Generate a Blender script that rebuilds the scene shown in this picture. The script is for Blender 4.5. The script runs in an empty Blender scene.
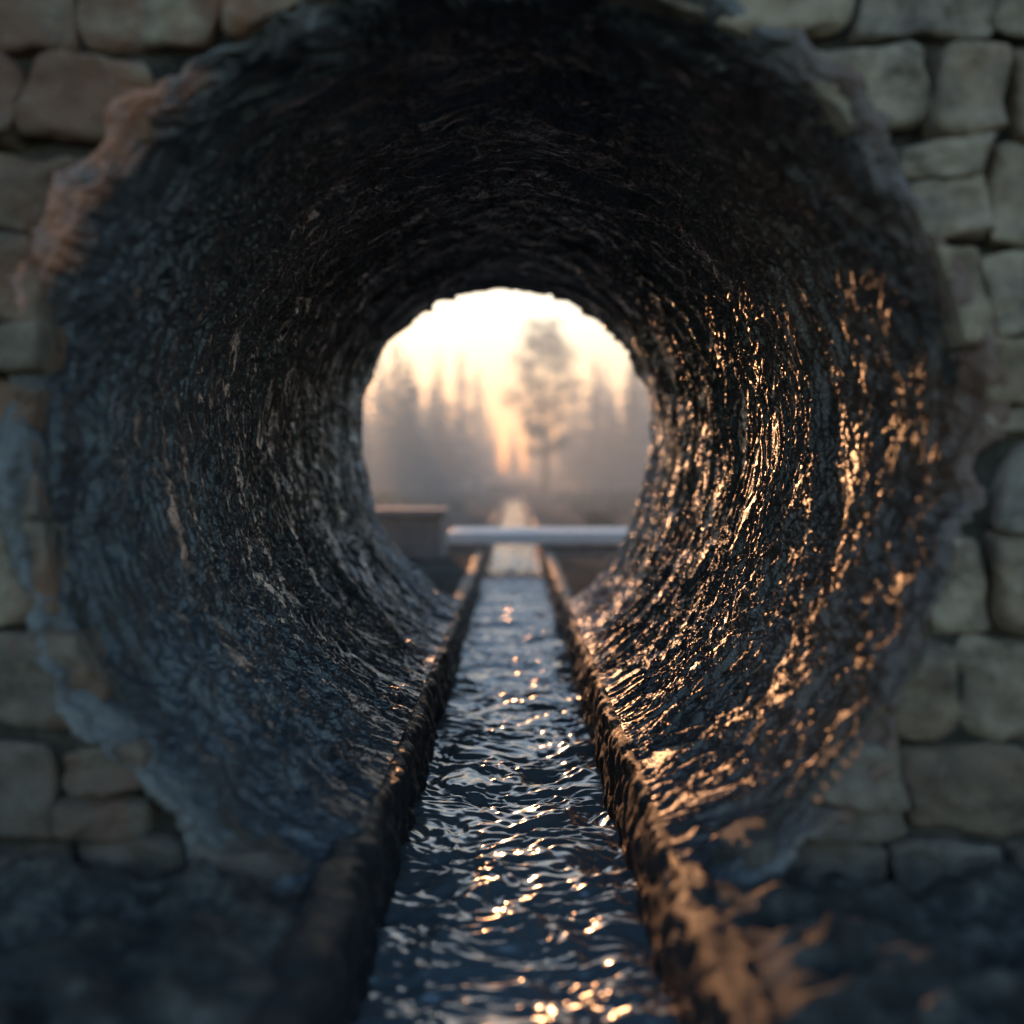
import bpy, math, numpy as np, random
from mathutils import Vector
rng=np.random.default_rng(7); random.seed(7)
R=math.radians
F=1138.0; Y0=3.22; Y1=9.95; RAD=1.25; ZG=-1.14; ZW=-1.50
scene=bpy.context.scene
# ---------------- noise
_p=rng.permutation(256); PERM=np.concatenate([_p,_p,_p]).astype(np.int64)
def _g(h,x,y,z):
    h=h&15
    u=np.where(h<8,x,y); v=np.where(h<4,y,np.where((h==12)|(h==14),x,z))
    return np.where(h&1,-u,u)+np.where(h&2,-v,v)
def perlin(x,y,z=0.0,seed=0):
    x=np.asarray(x,float)+seed*17.31; y=np.asarray(y,float)+seed*5.77; z=np.zeros_like(x)+z+seed*3.13
    xi=np.floor(x).astype(np.int64); yi=np.floor(y).astype(np.int64); zi=np.floor(z).astype(np.int64)
    xf=x-xi; yf=y-yi; zf=z-zi; xi&=255; yi&=255; zi&=255
    f=lambda t:t*t*t*(t*(t*6-15)+10)
    u,v,w=f(xf),f(yf),f(zf)
    A=PERM[xi]+yi; B=PERM[xi+1]+yi
    AA=PERM[A&511]+zi; AB=PERM[(A+1)&511]+zi; BA=PERM[B&511]+zi; BB=PERM[(B+1)&511]+zi
    l=lambda a,b,t:a+(b-a)*t
    return l(l(l(_g(PERM[AA],xf,yf,zf),_g(PERM[BA],xf-1,yf,zf),u),l(_g(PERM[AB],xf,yf-1,zf),_g(PERM[BB],xf-1,yf-1,zf),u),v),
             l(l(_g(PERM[AA+1],xf,yf,zf-1),_g(PERM[BA+1],xf-1,yf,zf-1),u),l(_g(PERM[AB+1],xf,yf-1,zf-1),_g(PERM[BB+1],xf-1,yf-1,zf-1),u),v),w)
def ridge(x,y,seed=0,z=0.0): return 1-2*np.abs(perlin(x,y,z,seed))*1.6
def fbm(x,y,z=0.0,seed=0,o=4):
    s=0;a=1
    for i in range(o):
        s=s+a*perlin(x*2**i,y*2**i,z*2**i if not np.isscalar(z) else z,seed+i); a*=.5
    return s
# ---------------- mesh helper
def mesh_obj(name,verts,faces,mat=None,smooth=True,parent=None):
    verts=np.asarray(verts,np.float32).reshape(-1,3); faces=np.asarray(faces,np.int32)
    me=bpy.data.meshes.new(name)
    n=faces.shape[1]
    me.vertices.add(len(verts)); me.vertices.foreach_set('co',verts.ravel())
    me.loops.add(faces.size); me.loops.foreach_set('vertex_index',faces.ravel())
    me.polygons.add(len(faces)); me.polygons.foreach_set('loop_start',np.arange(0,faces.size,n,dtype=np.int32))
    me.polygons.foreach_set('loop_total',np.full(len(faces),n,np.int32))
    me.polygons.foreach_set('use_smooth',np.full(len(faces),smooth))
    me.update(calc_edges=True); me.validate()
    o=bpy.data.objects.new(name,me); scene.collection.objects.link(o)
    if mat: me.materials.append(mat)
    if parent: o.parent=parent
    return o
def grid_faces(nr,nc,flip=False):
    i=np.arange(nr-1)[:,None]*nc+np.arange(nc-1)[None,:]; i=i.ravel()
    f=np.stack([i,i+1,i+nc+1,i+nc],1)
    return f[:,::-1] if flip else f
# ---------------- materials
class M:
    def __init__(s,name):
        s.m=bpy.data.materials.new(name); s.m.use_nodes=True; s.t=s.m.node_tree; s.n=s.t.nodes; s.l=s.t.links
        s.b=s.n['Principled BSDF']; s.co=s.n.new('ShaderNodeTexCoord').outputs['Object']
    def noise(s,scale,detail=6,rough=.6,vec=None,dist=0):
        n=s.n.new('ShaderNodeTexNoise'); n.inputs['Scale'].default_value=scale; n.inputs['Detail'].default_value=detail
        n.inputs['Roughness'].default_value=rough; n.inputs['Distortion'].default_value=dist
        s.l.new(vec or s.co,n.inputs['Vector']); return n.outputs['Fac']
    def ramp(s,fac,stops):
        r=s.n.new('ShaderNodeValToRGB'); e=r.color_ramp.elements
        while len(e)<len(stops): e.new(.5)
        for k,(p,c) in enumerate(stops):
            e[k].position=p; e[k].color=(c,c,c,1) if np.isscalar(c) else (*c,1)
        s.l.new(fac,r.inputs[0]); return r.outputs[0]
    def mix(s,f,a,b,mode='MIX'):
        n=s.n.new('ShaderNodeMix'); n.data_type='RGBA'; n.blend_type=mode
        for sock,v in ((n.inputs[0],f),(n.inputs[6],a),(n.inputs[7],b)):
            if hasattr(v,'node'): s.l.new(v,sock)
            elif np.isscalar(v): sock.default_value=v
            else: sock.default_value=(*v,1)
        return n.outputs[2]
    def math(s,op,a,b=0.0,clamp=False):
        n=s.n.new('ShaderNodeMath'); n.operation=op; n.use_clamp=clamp
        for sock,v in zip(n.inputs,(a,b)):
            if hasattr(v,'node'): s.l.new(v,sock)
            else: sock.default_value=v
        return n.outputs[0]
    def maprange(s,v,a,b,c=0,d=1):
        n=s.n.new('ShaderNodeMapRange'); s.l.new(v,n.inputs[0])
        for k,x in zip((1,2,3,4),(a,b,c,d)): n.inputs[k].default_value=x
        n.interpolation_type='SMOOTHSTEP'; return n.outputs[0]
    def xyz(s):
        n=s.n.new('ShaderNodeSeparateXYZ'); s.l.new(s.co,n.inputs[0]); return n.outputs
    def bump(s,h,strength=.5,dist=.02):
        n=s.n.new('ShaderNodeBump'); n.inputs['Strength'].default_value=strength; n.inputs['Distance'].default_value=dist
        s.l.new(h,n.inputs['Height']); s.l.new(n.outputs[0],s.b.inputs['Normal']); return n.outputs[0]
    def set(s,k,v):
        if hasattr(v,'node'): s.l.new(v,s.b.inputs[k])
        else: s.b.inputs[k].default_value=v if np.isscalar(v) else (*v,1)
# tunnel lining
T=M('wet_tunnel_lining')
x,y,z=T.xyz()
n1=T.noise(1.6,2,.6); n2=T.noise(9,4,.65); n3=T.noise(55,3,.65)
dark=T.ramp(n2,[(.3,(.010,.013,.016)),(.55,(.025,.031,.038)),(.8,(.07,.08,.09))])
rust=T.ramp(n2,[(.3,(.04,.019,.011)),(.6,(.12,.054,.027)),(.8,(.20,.11,.06))])
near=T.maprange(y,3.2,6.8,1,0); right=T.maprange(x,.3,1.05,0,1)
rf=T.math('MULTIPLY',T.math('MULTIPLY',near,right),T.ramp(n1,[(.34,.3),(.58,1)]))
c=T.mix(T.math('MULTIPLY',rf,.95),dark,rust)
gf=T.math('MULTIPLY',T.math('MULTIPLY',T.maprange(y,3.2,7.5,1,0),T.maprange(x,.2,-.9,0,1)),T.ramp(n1,[(.35,.2),(.65,.8)]))
c=T.mix(T.math('MULTIPLY',gf,.6),c,(.075,.095,.11))
mort=T.ramp(n2,[(.3,(.05,.052,.054)),(.6,(.14,.142,.142)),(.8,(.27,.265,.25))])
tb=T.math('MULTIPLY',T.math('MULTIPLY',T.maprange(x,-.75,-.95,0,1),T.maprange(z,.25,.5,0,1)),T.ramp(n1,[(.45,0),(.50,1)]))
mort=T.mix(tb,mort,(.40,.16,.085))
rustrim=T.math('MULTIPLY',T.maprange(x,.6,1.0,0,1),T.ramp(n1,[(.36,.3),(.52,.9)]))
mort=T.mix(rustrim,mort,(.15,.068,.038))
yn=T.math('ADD',y,T.math('MULTIPLY',T.math('SUBTRACT',n2,.5),.3))
cf=T.maprange(yn,3.18,3.30,1,0)
c=T.mix(cf,c,mort)
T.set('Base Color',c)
rgh=T.ramp(n3,[(.3,.36),(.7,.58)])
T.set('Roughness',T.mix(cf,rgh,(.75,.75,.75)))
T.set('Specular IOR Level',.9)
bo=T.bump(n3,.75,.017)
T.l.new(bo,T.b.inputs['Coat Normal'])
T.set('Coat Weight',T.math('MULTIPLY',T.maprange(y,3.15,4.6,.2,1),T.ramp(n1,[(.3,.55),(.6,1)]))); T.set('Coat Roughness',T.ramp(n3,[(.3,.20),(.7,.36)])); T.set('Coat IOR',1.9)
# stone
S=M('rubble_stone')
geo=S.n.new('ShaderNodeNewGeometry').outputs['Random Per Island']
base=S.ramp(geo,[(0,(.40,.29,.19)),(.25,(.54,.43,.30)),(.5,(.42,.36,.30)),(.75,(.58,.47,.34)),(1,(.34,.23,.15))])
m=S.noise(5,6,.7); base=S.mix(S.ramp(m,[(.38,.85),(.6,0)]),base,(.12,.095,.075))
base=S.mix(S.math('MULTIPLY',S.ramp(S.noise(2.2,3),[(.45,0),(.58,.75)]),S.maprange(S.xyz()[0],.4,-.9,.2,1)),base,(.34,.14,.07))
base=S.mix(S.ramp(S.noise(38,3),[(.6,0),(.75,.5)]),base,(.64,.57,.46))
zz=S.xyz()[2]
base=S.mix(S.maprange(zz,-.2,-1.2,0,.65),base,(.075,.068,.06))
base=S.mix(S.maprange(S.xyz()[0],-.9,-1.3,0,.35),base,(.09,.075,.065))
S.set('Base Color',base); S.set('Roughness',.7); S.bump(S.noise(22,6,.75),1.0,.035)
MO=M('old_mortar'); MO.set('Base Color',MO.ramp(MO.noise(12,5),[(.3,(.02,.018,.016)),(.7,(.075,.066,.055))])); MO.set('Roughness',.9); MO.bump(MO.noise(30,5),.9,.03)
# ground
G=M('damp_earth'); gy=G.xyz()[1]
g=G.ramp(G.noise(7,8,.78),[(.34,(.018,.0165,.015)),(.5,(.07,.067,.062)),(.66,(.24,.225,.20))])
g2=G.ramp(G.noise(.8,6,.65),[(.35,(.03,.037,.037)),(.65,(.07,.076,.07))])
far=G.maprange(gy,5,9)
G.set('Base Color',G.mix(far,g,g2)); G.set('Roughness',G.mix(far,G.ramp(G.noise(6,4),[(.35,.4),(.65,.85)]),(.95,.95,.95))); G.bump(G.noise(22,6,.75),1.0,.05)
G.set('Specular IOR Level',G.mix(far,(.4,.4,.4),(.1,.1,.1)))
# kerb
K=M('channel_concrete'); kn=K.noise(7,5,.65)
k=K.ramp(kn,[(.3,(.009,.010,.011)),(.6,(.022,.023,.025)),(.8,(.05,.051,.052))])
k=K.mix(K.math('MULTIPLY',K.ramp(K.noise(3,3),[(.45,0),(.65,.8)]),K.maprange(K.xyz()[0],0,.4)),k,(.055,.027,.015))
K.set('Base Color',k); K.set('Roughness',K.ramp(K.noise(40,3),[(.3,.3),(.7,.7)])); K.bump(K.noise(45,5,.7),.9,.025)
W=M('stream_water'); W.set('Base Color',(.13,.155,.17)); W.set('Roughness',.19); W.set('IOR',1.9); W.set('Specular IOR Level',.85)
C=M('pale_concrete'); C.set('Base Color',C.ramp(C.noise(6,5),[(.3,(.70,.70,.70)),(.7,(.82,.82,.82))])); C.set('Roughness',.45); C.bump(C.noise(60,4),.4,.01)
C2=M('weathered_concrete'); C2.set('Base Color',C2.ramp(C2.noise(5,5),[(.3,(.13,.13,.13)),(.7,(.28,.27,.26))])); C2.set('Roughness',.8); C2.bump(C2.noise(40,4),.5,.01)
NE=M('conifer_foliage'); NE.set('Base Color',NE.ramp(NE.noise(.7,2),[(.35,(.025,.042,.025)),(.65,(.055,.075,.04))])); NE.set('Roughness',.8)
BK=M('bark'); BK.set('Base Color',BK.ramp(BK.noise(8,3),[(.3,(.05,.035,.025)),(.7,(.12,.09,.065))])); BK.set('Roughness',.9)
DG=M('dry_scrub'); DG.set('Base Color',DG.ramp(DG.noise(2,2),[(.35,(.045,.042,.025)),(.65,(.10,.085,.055))])); DG.set('Roughness',.9)

# ---------------- tunnel
def cen(yv):
    t=np.clip((yv-3.23)/6.72,0,1); return -.04-.04*t, .097+.263*t
NU,NV=1060,1040
NF=60
th0=math.acos(.475/RAD)
ZB=ZG+.03
th=np.linspace(-th0,math.pi+th0,NU)
u=th*RAD
yy=Y0+(Y1-Y0)*np.linspace(0,1,NV)
U,V=np.meshgrid(u,yy)
wu=perlin(U*.9,V*1.2,0,1)*.5+perlin(U*3,V*3,0,15)*.12; wv=perlin(U*1.4,V*1.4,0,2)*.16+perlin(U*4.5,V*4.5,0,12)*.10+perlin(U*10,V*10,0,13)*.035
a,b=U+wu,V+wv
d =.028*perlin(U*.8,V*.8,0,3)+.030*perlin(a*2.1,b*2.3,0,4)
d+=.028*perlin(a*3.6,b*5.4,0,14)
d+=.011*ridge(a*2.4,b*7.0,5)
mod=.45+1.0*np.clip(perlin(U*1.3,V*1.3,0,6)+.45,0,1)
d+=.013*mod*ridge(a*5.5,b*11,7)+.0105*mod*ridge(a*11,b*19,8)+.0065*ridge(a*23,b*34,9)+.0040*perlin(a*48,b*55,0,10)
d-=.025
flare=.055*np.exp(-(V-Y0)/.10)+.02*np.exp(-(V-Y0)/.5)
mouth=.07*fbm(U*2.0,V*.5,0,20,4)*np.exp(-(V-Y0)/.35)
calm=np.clip(np.minimum(U-u[0],u[-1]-U)/.22,0,1); calm=.45+.55*calm
r=RAD-d*calm+flare+mouth
def place(r,TH,YV):
    cx,cz=cen(YV)
    S_=(cz-ZB)/math.sin(th0)
    sn=np.sin(TH); k=np.where(sn>0,1.0,S_/RAD)
    xx=cx*np.clip((sn+.93)/.5,0,1)+r*np.cos(TH)
    return np.stack([xx,YV,cz+r*sn*k],-1)
TH=np.meshgrid(th,yy)[0]
P=place(r,TH,V+.03*perlin(U*2,V*2,0,30)*np.exp(-(V-Y0)/.3))
tt=np.linspace(1,0,NF,endpoint=False)[:,None]
wid=.08+.10*fbm(u*1.9,u*0+2.2,0,40,4)[None,:]+.05*perlin(u*8,u*0,0,41)[None,:]
wid=np.clip(wid,.03,.28)*np.where(th[None,:]<0,.7,1)
r0=r[0][None,:]
rr=r0+wid*tt
rough=.05*fbm(U[:NF]*4.5,rr*6,0,50,5)
Yc=Y0-.03*np.sin(np.clip(tt,0,1)*math.pi)**.7+.13*np.clip((tt-.7)/.3,0,1)**2+rough*np.clip(tt*6,0,1)+(P[0,:,1]-Y0)[None,:]
thc=np.repeat(th[None,:],NF,0)
Pc=place(rr,thc,np.full_like(rr,Y0)); Pc[...,1]=Yc
P=np.concatenate([Pc,P],0)
mesh_obj('stone_tunnel',P.reshape(-1,3),grid_faces(P.shape[0],NU),T.m)

# ---------------- stone wall
wall=bpy.data.objects.new('stone_wall',None); scene.collection.objects.link(wall)
def rhole(xv,zv):
    cx,cz=-.04,.097; dx=xv-cx; dz=zv-cz; k=np.where(dz<0,1/((cz-ZB)/math.sin(th0)/RAD),1.0)
    return np.sqrt(dx*dx+(dz*k)**2)
def cube_shell(n):
    g=np.linspace(-1,1,n); A,B=np.meshgrid(g,g); vs=[];fs=[];o=0
    for ax in range(3):
        for sg in (-1,1):
            if ax==1 and sg==1: continue
            v=np.zeros((n,n,3)); o2=[i for i in range(3) if i!=ax]
            v[...,ax]=sg; v[...,o2[0]]=A; v[...,o2[1]]=B
            vs.append(v.reshape(-1,3)); flip=(sg==1)^(ax==1)
            fs.append(grid_faces(n,n,not flip)+o); o+=n*n
    V=np.concatenate(vs);Fa=np.concatenate(fs)
    key=np.round(V*1000).astype(int); uq,idx,inv=np.unique(key,axis=0,return_index=True,return_inverse=True)
    return V[idx],inv.reshape(-1)[Fa]
CV,CF=cube_shell(19)
sv=[];sf=[];so=0
def stone(x0,x1,z0,z1):
    global so
    cx,cz=(x0+x1)/2,(z0+z1)/2
    w,h=(x1-x0)/2,(z1-z0)/2
    if rhole(np.array(cx),np.array(cz))<1.30: return
    p=random.choice([7,9,12,16,6]); v=CV.copy()
    nrm=(np.abs(v)**p).sum(1)**(1/p); v=v/nrm[:,None]*1.02
    gap=.005+random.random()*.011
    v=v*np.array([w-gap,.11,h-gap])
    v[:,0]+=v[:,2]*random.uniform(-.18,.18); v[:,2]+=v[:,0]*random.uniform(-.09,.09)
    sd=random.randint(0,60)
    q=np.stack([v[:,0]+cx,v[:,1],v[:,2]+cz],1)
    dv=fbm(q[:,0]*5,q[:,2]*5,q[:,1]*5,sd,4)+.7*np.abs(perlin(q[:,0]*9,q[:,2]*9,q[:,1]*9,sd+3))
    dv2=fbm(q[:,0]*4,q[:,2]*4,q[:,1]*4,sd+9,5)
    q[:,0]+=dv2*.028*w/.13; q[:,2]+=fbm(q[:,0]*4,q[:,2]*4,q[:,1]*4,sd+4,5)*.030
    q[:,1]+=dv*.045+random.uniform(-.045,.015)+ (v[:,0]*random.uniform(-.25,.25))+(v[:,2]*random.uniform(-.2,.2))
    q[:,1]+=Y0+.10
    rh=rhole(q[:,0],q[:,2]); lim=1.315+.02*perlin(q[:,0]*3,q[:,2]*3,0,3)
    k=np.where(rh<lim,lim/np.maximum(rh,.1),1)
    q[:,0]=-.04+(q[:,0]+.04)*k; q[:,2]=.097+(q[:,2]-.097)*k
    sv.append(q); sf.append(CF+so); so+=len(q)
def px2z(p): return (474-p)/F*3.23
def courses(zs,xa,xb):
    for z0,z1 in zip(zs[:-1],zs[1:]):
        xx=xa
        while xx<xb-.05:
            w_=random.uniform(.18,.44)
            if xb-(xx+w_)<.14: w_=xb-xx
            j=random.uniform(-.012,.012)
            if random.random()<.18 and (z1-z0)>.2:
                zm=z0+(z1-z0)*random.uniform(.35,.65); stone(xx,xx+w_,z0+j,zm); stone(xx,xx+w_,zm,z1+j)
            else: stone(xx,xx+w_,z0+j,z1+j)
            xx+=w_
rz=[px2z(p) for p in (915,842,745,640,530,440,340,250,140,45,-50)]
lz=[px2z(p) for p in (915,845,740,630,525,435,330,232,150,58,-50)]
courses(rz,-.02,4.6); courses(lz,-4.6,-.02)
tz=[px2z(-50)]
while tz[-1]<3.3: tz.append(tz[-1]+random.uniform(.2,.3))
courses(tz,-4.6,4.6)
mesh_obj('stones',np.concatenate(sv),np.concatenate(sf),S.m,parent=wall)
def sheet_hole(name,xr,zr,yv,step,lim,mat,parent=None,amp=0.0):
    xs=np.arange(xr[0],xr[1]+step,step); zs=np.arange(zr[0],zr[1]+step,step)
    X,Z=np.meshgrid(xs,zs); Y=np.full_like(X,yv)+amp*fbm(X*6,Z*6,0,70,4)
    f=grid_faces(len(zs),len(xs)); cc=rhole(X,Z).ravel(); ax=np.abs(X).ravel(); zr_=Z.ravel()
    f=f[(cc[f].min(1)>lim)&~((ax[f].min(1)<.56)&(zr_[f].min(1)<0))]
    return mesh_obj(name,np.stack([X,Y,Z],-1).reshape(-1,3),f,mat,parent=parent)
sheet_hole('mortar_bed',(-4.7,4.7),(-1.3,3.3),Y0+.07,.03,1.29,MO.m,wall,.02)
emb=bpy.data.objects.new('embankment',None); scene.collection.objects.link(emb)
sheet_hole('back_face',(-14,14),(-1.3,3.2),Y1-.05,.1,1.45,C2.m,emb,.03)
xs=np.linspace(-14,14,60); ys=np.linspace(Y0+.1,Y1-.05,20); X,Yg=np.meshgrid(xs,ys)
Z=3.25+.06*fbm(X,Yg,0,5,3)
mesh_obj('earth_top',np.stack([X,Yg,Z],-1).reshape(-1,3),grid_faces(20,60),G.m,parent=emb)
for sx in (-1,1):
    vs=[(sx*4.65,Y0+.1,-1.3),(sx*4.65,Y0+.1,3.3),(sx*14,Y0+.3,3.2),(sx*14,Y0+.3,-1.3),(sx*14,Y1,-1.3),(sx*14,Y1,3.2)]
    mesh_obj('earth_flank',vs,[(0,1,2,3),(3,2,5,4)],G.m,smooth=False,parent=emb)

# ---------------- ground
def spaced(a,b,first,growth):
    o=[a];s=first
    while o[-1]<b: o.append(o[-1]+s); s*=growth
    return np.array(o)
gx=spaced(.53,900,.018,1.035)
gyp=np.concatenate([-spaced(0,400,.06,1.06)[::-1][:-1],np.arange(0,1.6,.05),np.arange(1.6,4,.016),spaced(4,1500,.08,1.025)])
vs=[];fs=[];o=0
def gz(X,Yg):
    dist=np.abs(X)
    inside=np.clip((Yg-3.15)/.1,0,1)*np.clip((9.9-Yg)/.1,0,1)
    edge=np.clip((dist-.53)/.2,0,1)
    front=np.clip((4-Yg)/.5,0,1)
    Z=np.full_like(X,ZG-.004)-.10*inside+(.012+.045*edge)*fbm(X*2.6,Yg*2.6,0,8,6)+.25*np.clip((dist-3)/20,0,1)*perlin(X*.08,Yg*.08,0,6)*np.clip((Yg-12)/20,0,1)
    Z+=np.clip((dist-1)/3,0,1)*.04*fbm(X*.8,Yg*.8,0,18,3)
    Z+=front*edge*(.05*np.clip(ridge(X*4,Yg*4,44),-.3,1)+.035*np.clip(perlin(X*9,Yg*9,0,45)*3,-.5,1))
    return Z
for sx in (-1,1):
    X,Yg=np.meshgrid(gx*sx,gyp)
    vs.append(np.stack([X,Yg,gz(X,Yg)],-1).reshape(-1,3)); fs.append(grid_faces(len(gyp),len(gx),sx<0)+o); o+=X.size
YE=70
for ys_ in (gyp[gyp>YE-1.5],gyp[gyp<-5.5]):
    X,Yg=np.meshgrid(np.linspace(-.53,.53,5),ys_)
    vs.append(np.stack([X,Yg,gz(X,Yg)],-1).reshape(-1,3)); fs.append(grid_faces(len(ys_),5)+o); o+=X.size
mesh_obj('ground',np.concatenate(vs),np.concatenate(fs),G.m)

# ---------------- channel
prof=[(.62,-.12),(.585,-.03),(.565,-.004),(.55,.010)]+[(x_, .016) for x_ in np.linspace(.535,.475,6)]+[(.458,.012),(.447,.0),(.442,-.014)]+[(.44,z_) for z_ in np.linspace(-.035,-.5,26)]
prof=np.array(prof); prof[:,1]+=ZG
yc=np.concatenate([np.arange(-6,1.5,.08),np.arange(1.5,11,.014),spaced(11,YE,.04,1.03)])
chan=bpy.data.objects.new('drainage_channel',None); scene.collection.objects.link(chan)
for sx in (-1,1):
    X=np.repeat(prof[None,:,0],len(yc),0); Z=np.repeat(prof[None,:,1],len(yc),0); Yg=np.repeat(yc[:,None],len(prof),1)
    q=10+sx*7
    n=.024*fbm(Yg*3,Z*5+X*5,0,q,5)+.015*ridge(Yg*9,(X+Z)*7,q+1)
    n2=.018*fbm(Yg*3+9,Z*5+X*5,0,q+3,5)+.010*ridge(Yg*6,(X-Z)*5,q+2)
    fade=np.clip((.61-X)/.05,0,1)
    X=(X+(n-.006)*fade+.012*perlin(Yg*.8,X*0,0,q))*sx; Z=Z+(n2-.010)*fade
    mesh_obj('kerb_side',np.stack([X,Yg,Z],-1).reshape(-1,3),grid_faces(len(yc),len(prof),sx>0),K.m,parent=chan)
mesh_obj('bed',[(-.6,-6,-1.62),(.6,-6,-1.62),(.6,YE,-1.62),(-.6,YE,-1.62)],[(0,1,2,3)],K.m,parent=chan)
# end walls close both ends of the channel under the ground sheet
for nm,yw_ in (('end_wall',YE-.9),('end_wall_back',-5.8)):
    mesh_obj(nm,[(-.62,yw_,-1.7),(.62,yw_,-1.7),(.62,yw_,ZG+.02),(-.62,yw_,ZG+.02)],[(0,1,2,3)],K.m,smooth=False,parent=chan)
# water
xw=np.linspace(-.49,.49,110); yw=np.concatenate([np.arange(-6,1.5,.05),np.arange(1.5,16,.0095),spaced(16,YE,.03,1.02)])
X,Yg=np.meshgrid(xw,yw)
wx=X+.14*perlin(X*3,Yg*2,0,1); wy=Yg+.18*perlin(X*2.4,Yg*2,0,2)
Z=ZW+.036*perlin(wx*2.6,wy*3.0,0,3)+.026*perlin(wx*5,wy*6.5,0,4)+.010*ridge(wx*4,wy*5.5,14)+.016*perlin(wx*8,wy*11,0,5)+.006*ridge(wx*12,wy*16,6)+.0042*perlin(wx*22,wy*28,0,7)
Z=ZW+(Z-ZW)*(1-.2*np.clip((Yg-9)/5,0,1))
mesh_obj('stream_water',np.stack([X,Yg,Z],-1).reshape(-1,3),grid_faces(len(yw),len(xw)),W.m)

# ---------------- concrete pieces
def box(name,x0,x1,y0,y1,z0,z1,mat,bev=.02,parent=None):
    vs=[(a_,b_,c_) for a_ in (x0,x1) for b_ in (y0,y1) for c_ in (z0,z1)]
    fs=[(0,1,3,2),(4,6,7,5),(0,4,5,1),(2,3,7,6),(0,2,6,4),(1,5,7,3)]
    o=mesh_obj(name,vs,fs,mat,smooth=False,parent=parent)
    m=o.modifiers.new('b','BEVEL'); m.width=bev; m.segments=3
    return o
br=bpy.data.objects.new('concrete_footbridge',None); scene.collection.objects.link(br)
box('deck',-1.02,2.6,17.4,18.9,ZG+.06,ZG+.25,C.m,.025,br)
box('abutment',-1.0,-.62,17.5,18.8,ZG-.2,ZG+.057,C2.m,.02,br)
box('abutment_right',.62,1.0,17.5,18.8,ZG-.2,ZG+.057,C2.m,.02,br)
bl=bpy.data.objects.new('concrete_block',None); scene.collection.objects.link(bl)
box('body',-2.9,-.98,15.3,16.6,ZG-.2,ZG+.55,C2.m,.03,bl)
box('cap',-2.95,-.93,15.24,16.66,ZG+.553,ZG+.66,C2.m,.02,bl)

# ---------------- vegetation
def quads(cent,size,flat=.0):
    n=len(cent); a=rng.normal(size=(n,3)); a[:,2]*=(1-flat); a/=np.linalg.norm(a,axis=1)[:,None]
    b=rng.normal(size=(n,3)); b-=a*(a*b).sum(1)[:,None]; b/=np.linalg.norm(b,axis=1)[:,None]
    s=(size*rng.uniform(.6,1.3,n))[:,None]
    v=np.stack([cent+a*s,cent+b*s*.45,cent-a*s,cent-b*s*.45],1)
    return v.reshape(-1,3)
def tube(p0,p1,r0,r1,n=7):
    p0=np.array(p0,float);p1=np.array(p1,float);d=p1-p0;d/=np.linalg.norm(d)+1e-9
    a=np.cross(d,[.3,.9,.1]);a/=np.linalg.norm(a);b=np.cross(d,a)
    t=np.linspace(0,2*math.pi,n,endpoint=False)
    c=np.cos(t)[:,None]*a+np.sin(t)[:,None]*b
    v=np.concatenate([p0+c*r0,p1+c*r1]); i=np.arange(n); j=(i+1)%n
    return v,np.stack([i,j,j+n,i+n],1)
def conifer(px,py,H,nq=700):
    h=1-rng.uniform(0,.94,nq)**.62*.94
    h=np.clip(h,.05,1)
    whorl=np.round(h*H/.5)*.5/H+rng.normal(0,.012,nq)
    Rm=np.clip(1-whorl,0,1)*H*.27*rng.uniform(.8,1.15)+.03
    ang=np.floor(rng.uniform(0,9,nq))/9*6.283+whorl*37+rng.normal(0,.14,nq)
    rad=Rm*rng.uniform(0.05,1,nq)**.7*(.8+.35*np.sin(ang*3+whorl*50))
    c=np.stack([px+rad*np.cos(ang),py+rad*np.sin(ang),ZG+whorl*H-rad*.32],1)
    sz=(.14+.22*np.clip(1-whorl,0,1))*H/8
    return quads(c,sz,.5)
random.seed(21)
fv=[];tv=[];tf=[];to=0
trees=[]
def addrow(side,y0,y1,n,xin,xout,h0,h1):
    for i_ in range(n):
        yv=random.uniform(y0,y1); xv=side*(xin+(xout-xin)*(i_+random.random())/n); trees.append((xv,yv,h0+(h1-h0)*random.random()**1.2))
for s in (-1,1):
    addrow(s,60,78,12,4.6,24,6.2,9.0)
    addrow(s,82,110,24,4.0,36,7.0,11.5)
    addrow(s,115,150,30,3.2,50,7.5,13.5)
    addrow(s,40,58,8,13,34,6,9)
addrow(1,155,190,16,-14,14,7,11)
trees+= [(-4.6,70,8.6),(5.4,76,9.2),(-6.6,64,9.0),(7.0,66,8.8)]
for (a_,b_,h_) in trees:
    fv.append(conifer(a_,b_,h_)); v,f=tube((a_,b_,ZG-.3),(a_,b_,ZG+h_*.97),.012*h_+.03,.012); tv.append(v);tf.append(f+to);to+=len(v)
forest=bpy.data.objects.new('conifer_forest',None); scene.collection.objects.link(forest)
v=np.concatenate(fv); mesh_obj('foliage',v,np.arange(len(v)).reshape(-1,4),NE.m,False,forest)
mesh_obj('trunks',np.concatenate(tv),np.concatenate(tf),BK.m,True,forest)
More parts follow.
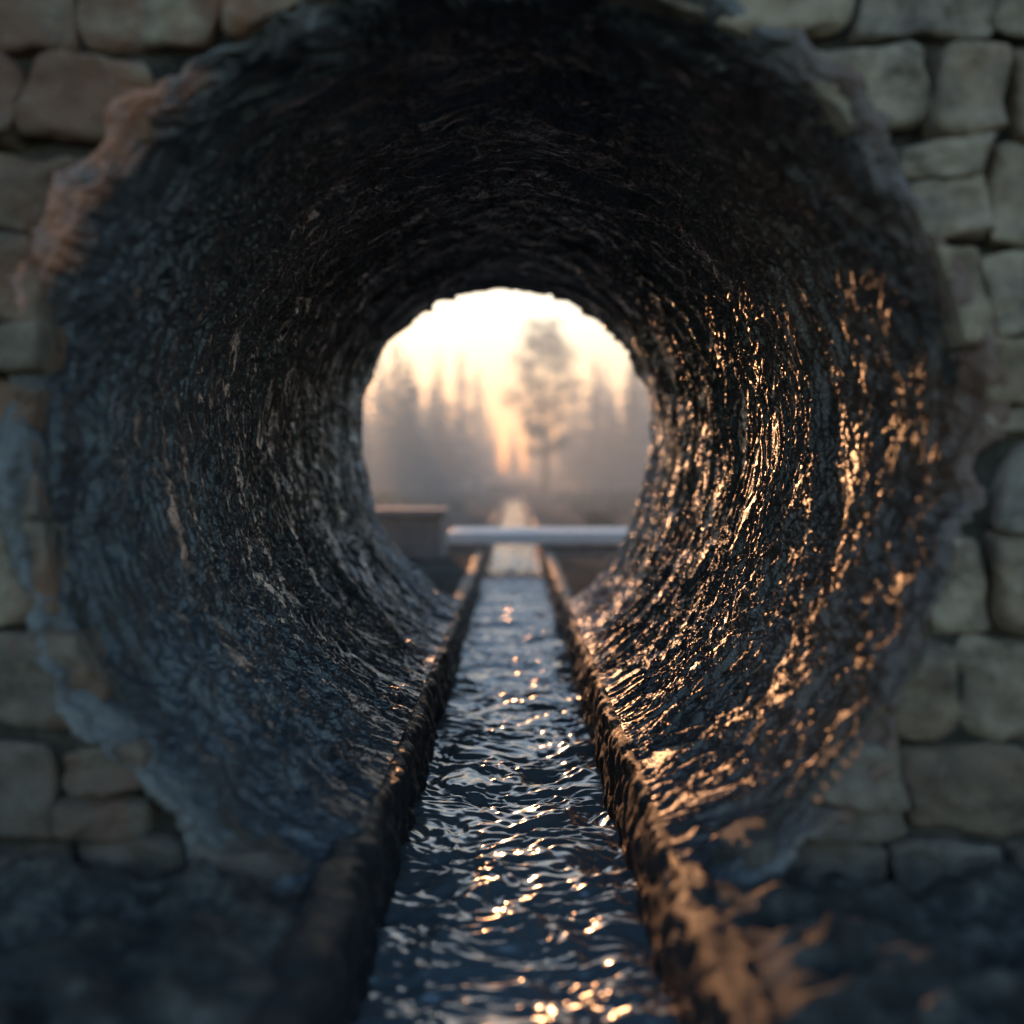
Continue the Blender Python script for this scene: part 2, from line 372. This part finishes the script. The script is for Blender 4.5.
# lone pine
pine=bpy.data.objects.new('pine_tree',None); scene.collection.objects.link(pine)
tv=[];tf=[];to=0;fc=[]
def addt(p0,p1,a_,b_):
    global to
    v,f=tube(p0,p1,a_,b_); tv.append(v);tf.append(f+to);to+=len(v)
px_,py_,H=1.5,58.0,8.9; pts=[np.array([px_,py_,ZG-.2])]
for k in range(1,10): pts.append(np.array([px_+.12*math.sin(k*1.1),py_+.1*math.cos(k),ZG+H*k/9.3]))
for k in range(9): addt(pts[k],pts[k+1],.2*(1-k/10),.2*(1-(k+1)/10))
for k in range(70):
    t=.24+.75*((k+.5)/70)+random.uniform(-.02,.02); t=min(t,.99); i=min(int(t*9),8); p=pts[i]+(pts[i+1]-pts[i])*(t*9-i)
    a_=k*2.4+random.uniform(-.5,.5); L=(2.2*math.sin(min(1,(1-t)*1.9+.16)*1.57))*random.uniform(.45,1.15)*(1.0 if t>.5 else .55)
    e=p+np.array([math.cos(a_)*L,math.sin(a_)*L,L*random.uniform(.0,.5)])
    addt(p,e,.05*(1.2-t),.008)
    for j in range(4):
        q=p+(e-p)*random.uniform(.45,1.05)+np.array([random.gauss(0,.13) for _ in range(3)])
        fc.append(q+rng.normal(0,1,(20,3))*np.array([.22,.22,.09]))
v=quads(np.concatenate(fc),.10,.3)
mesh_obj('needles',v,np.arange(len(v)).reshape(-1,4),NE.m,False,pine)
mesh_obj('trunk_and_limbs',np.concatenate(tv),np.concatenate(tf),BK.m,True,pine)
# scrub
sc=[]
for _ in range(420):
    s=random.choice((-1,1)); xv=s*random.uniform(1.6,16); yv=random.uniform(21,62)
    hh=random.uniform(.12,.5)*(1 if abs(xv)>3 else .5)
    sc.append(np.array([xv,yv,ZG+hh*.5])+rng.normal(0,1,(45,3))*np.array([hh*.7,hh*.7,hh*.4]))
for _ in range(60):
    xv=random.uniform(-1.6,1.6); yv=random.uniform(71,100); hh=random.uniform(.15,.5)
    sc.append(np.array([xv,yv,ZG+hh*.5])+rng.normal(0,1,(45,3))*np.array([hh*.7,hh*.7,hh*.4]))
v=quads(np.concatenate(sc),.11,0); mesh_obj('dry_scrub',v,np.arange(len(v)).reshape(-1,4),DG.m,False)

# ---------------- mist
mm=bpy.data.materials.new('morning_mist'); mm.use_nodes=True; nt=mm.node_tree; nt.nodes.remove(nt.nodes['Principled BSDF'])
vsn=nt.nodes.new('ShaderNodeVolumeScatter'); vsn.inputs['Density'].default_value=.0175; vsn.inputs['Anisotropy'].default_value=.5
vsn.inputs['Color'].default_value=(.52,.71,.90,1)
nt.links.new(vsn.outputs[0],nt.nodes['Material Output'].inputs['Volume'])
X0,X1,A0,A1,B0,B1=-70,70,11.5,200,-3,14
vs=[(a_,b_,c_) for a_ in (X0,X1) for b_ in (A0,A1) for c_ in (B0,B1)]
mesh_obj('mist',vs,[(0,1,3,2),(4,6,7,5),(0,4,5,1),(2,3,7,6),(0,2,6,4),(1,5,7,3)],mm,False)

# ---------------- light
EL,AZ=8.3,-7.5
w=bpy.data.worlds.new('World'); scene.world=w; w.use_nodes=True
sky=w.node_tree.nodes.new('ShaderNodeTexSky'); sky.sky_type='NISHITA'; sky.sun_disc=False
sky.sun_elevation=R(EL); sky.sun_rotation=R(AZ); sky.dust_density=.1; sky.air_density=1.0; sky.ozone_density=2.0
bg=w.node_tree.nodes['Background']; bg.inputs[1].default_value=.34
w.node_tree.links.new(sky.outputs[0],bg.inputs[0])
L=bpy.data.lights.new('sun','SUN'); L.energy=3.9; L.angle=R(.6); L.color=(1,.62,.35)
lo=bpy.data.objects.new('sun',L); scene.collection.objects.link(lo)
dirv=Vector((math.sin(R(AZ))*math.cos(R(EL)),math.cos(R(AZ))*math.cos(R(EL)),math.sin(R(EL))))
lo.rotation_euler=dirv.to_track_quat('Z','Y').to_euler(); lo.location=(-3,30,8)
# ---------------- camera
cam=bpy.data.cameras.new('camera'); co=bpy.data.objects.new('camera',cam); scene.collection.objects.link(co)
co.location=(0,0,0); co.rotation_euler=(R(90)-math.atan(38/F),0,math.atan(2/F))
cam.sensor_width=36; cam.lens=36*F/1024; cam.clip_end=4000; cam.clip_start=.05
cam.dof.use_dof=True; cam.dof.focus_distance=5.2; cam.dof.aperture_fstop=.62
scene.camera=co
scene.view_settings.view_transform='Standard'; scene.view_settings.look='None'; scene.view_settings.exposure=0
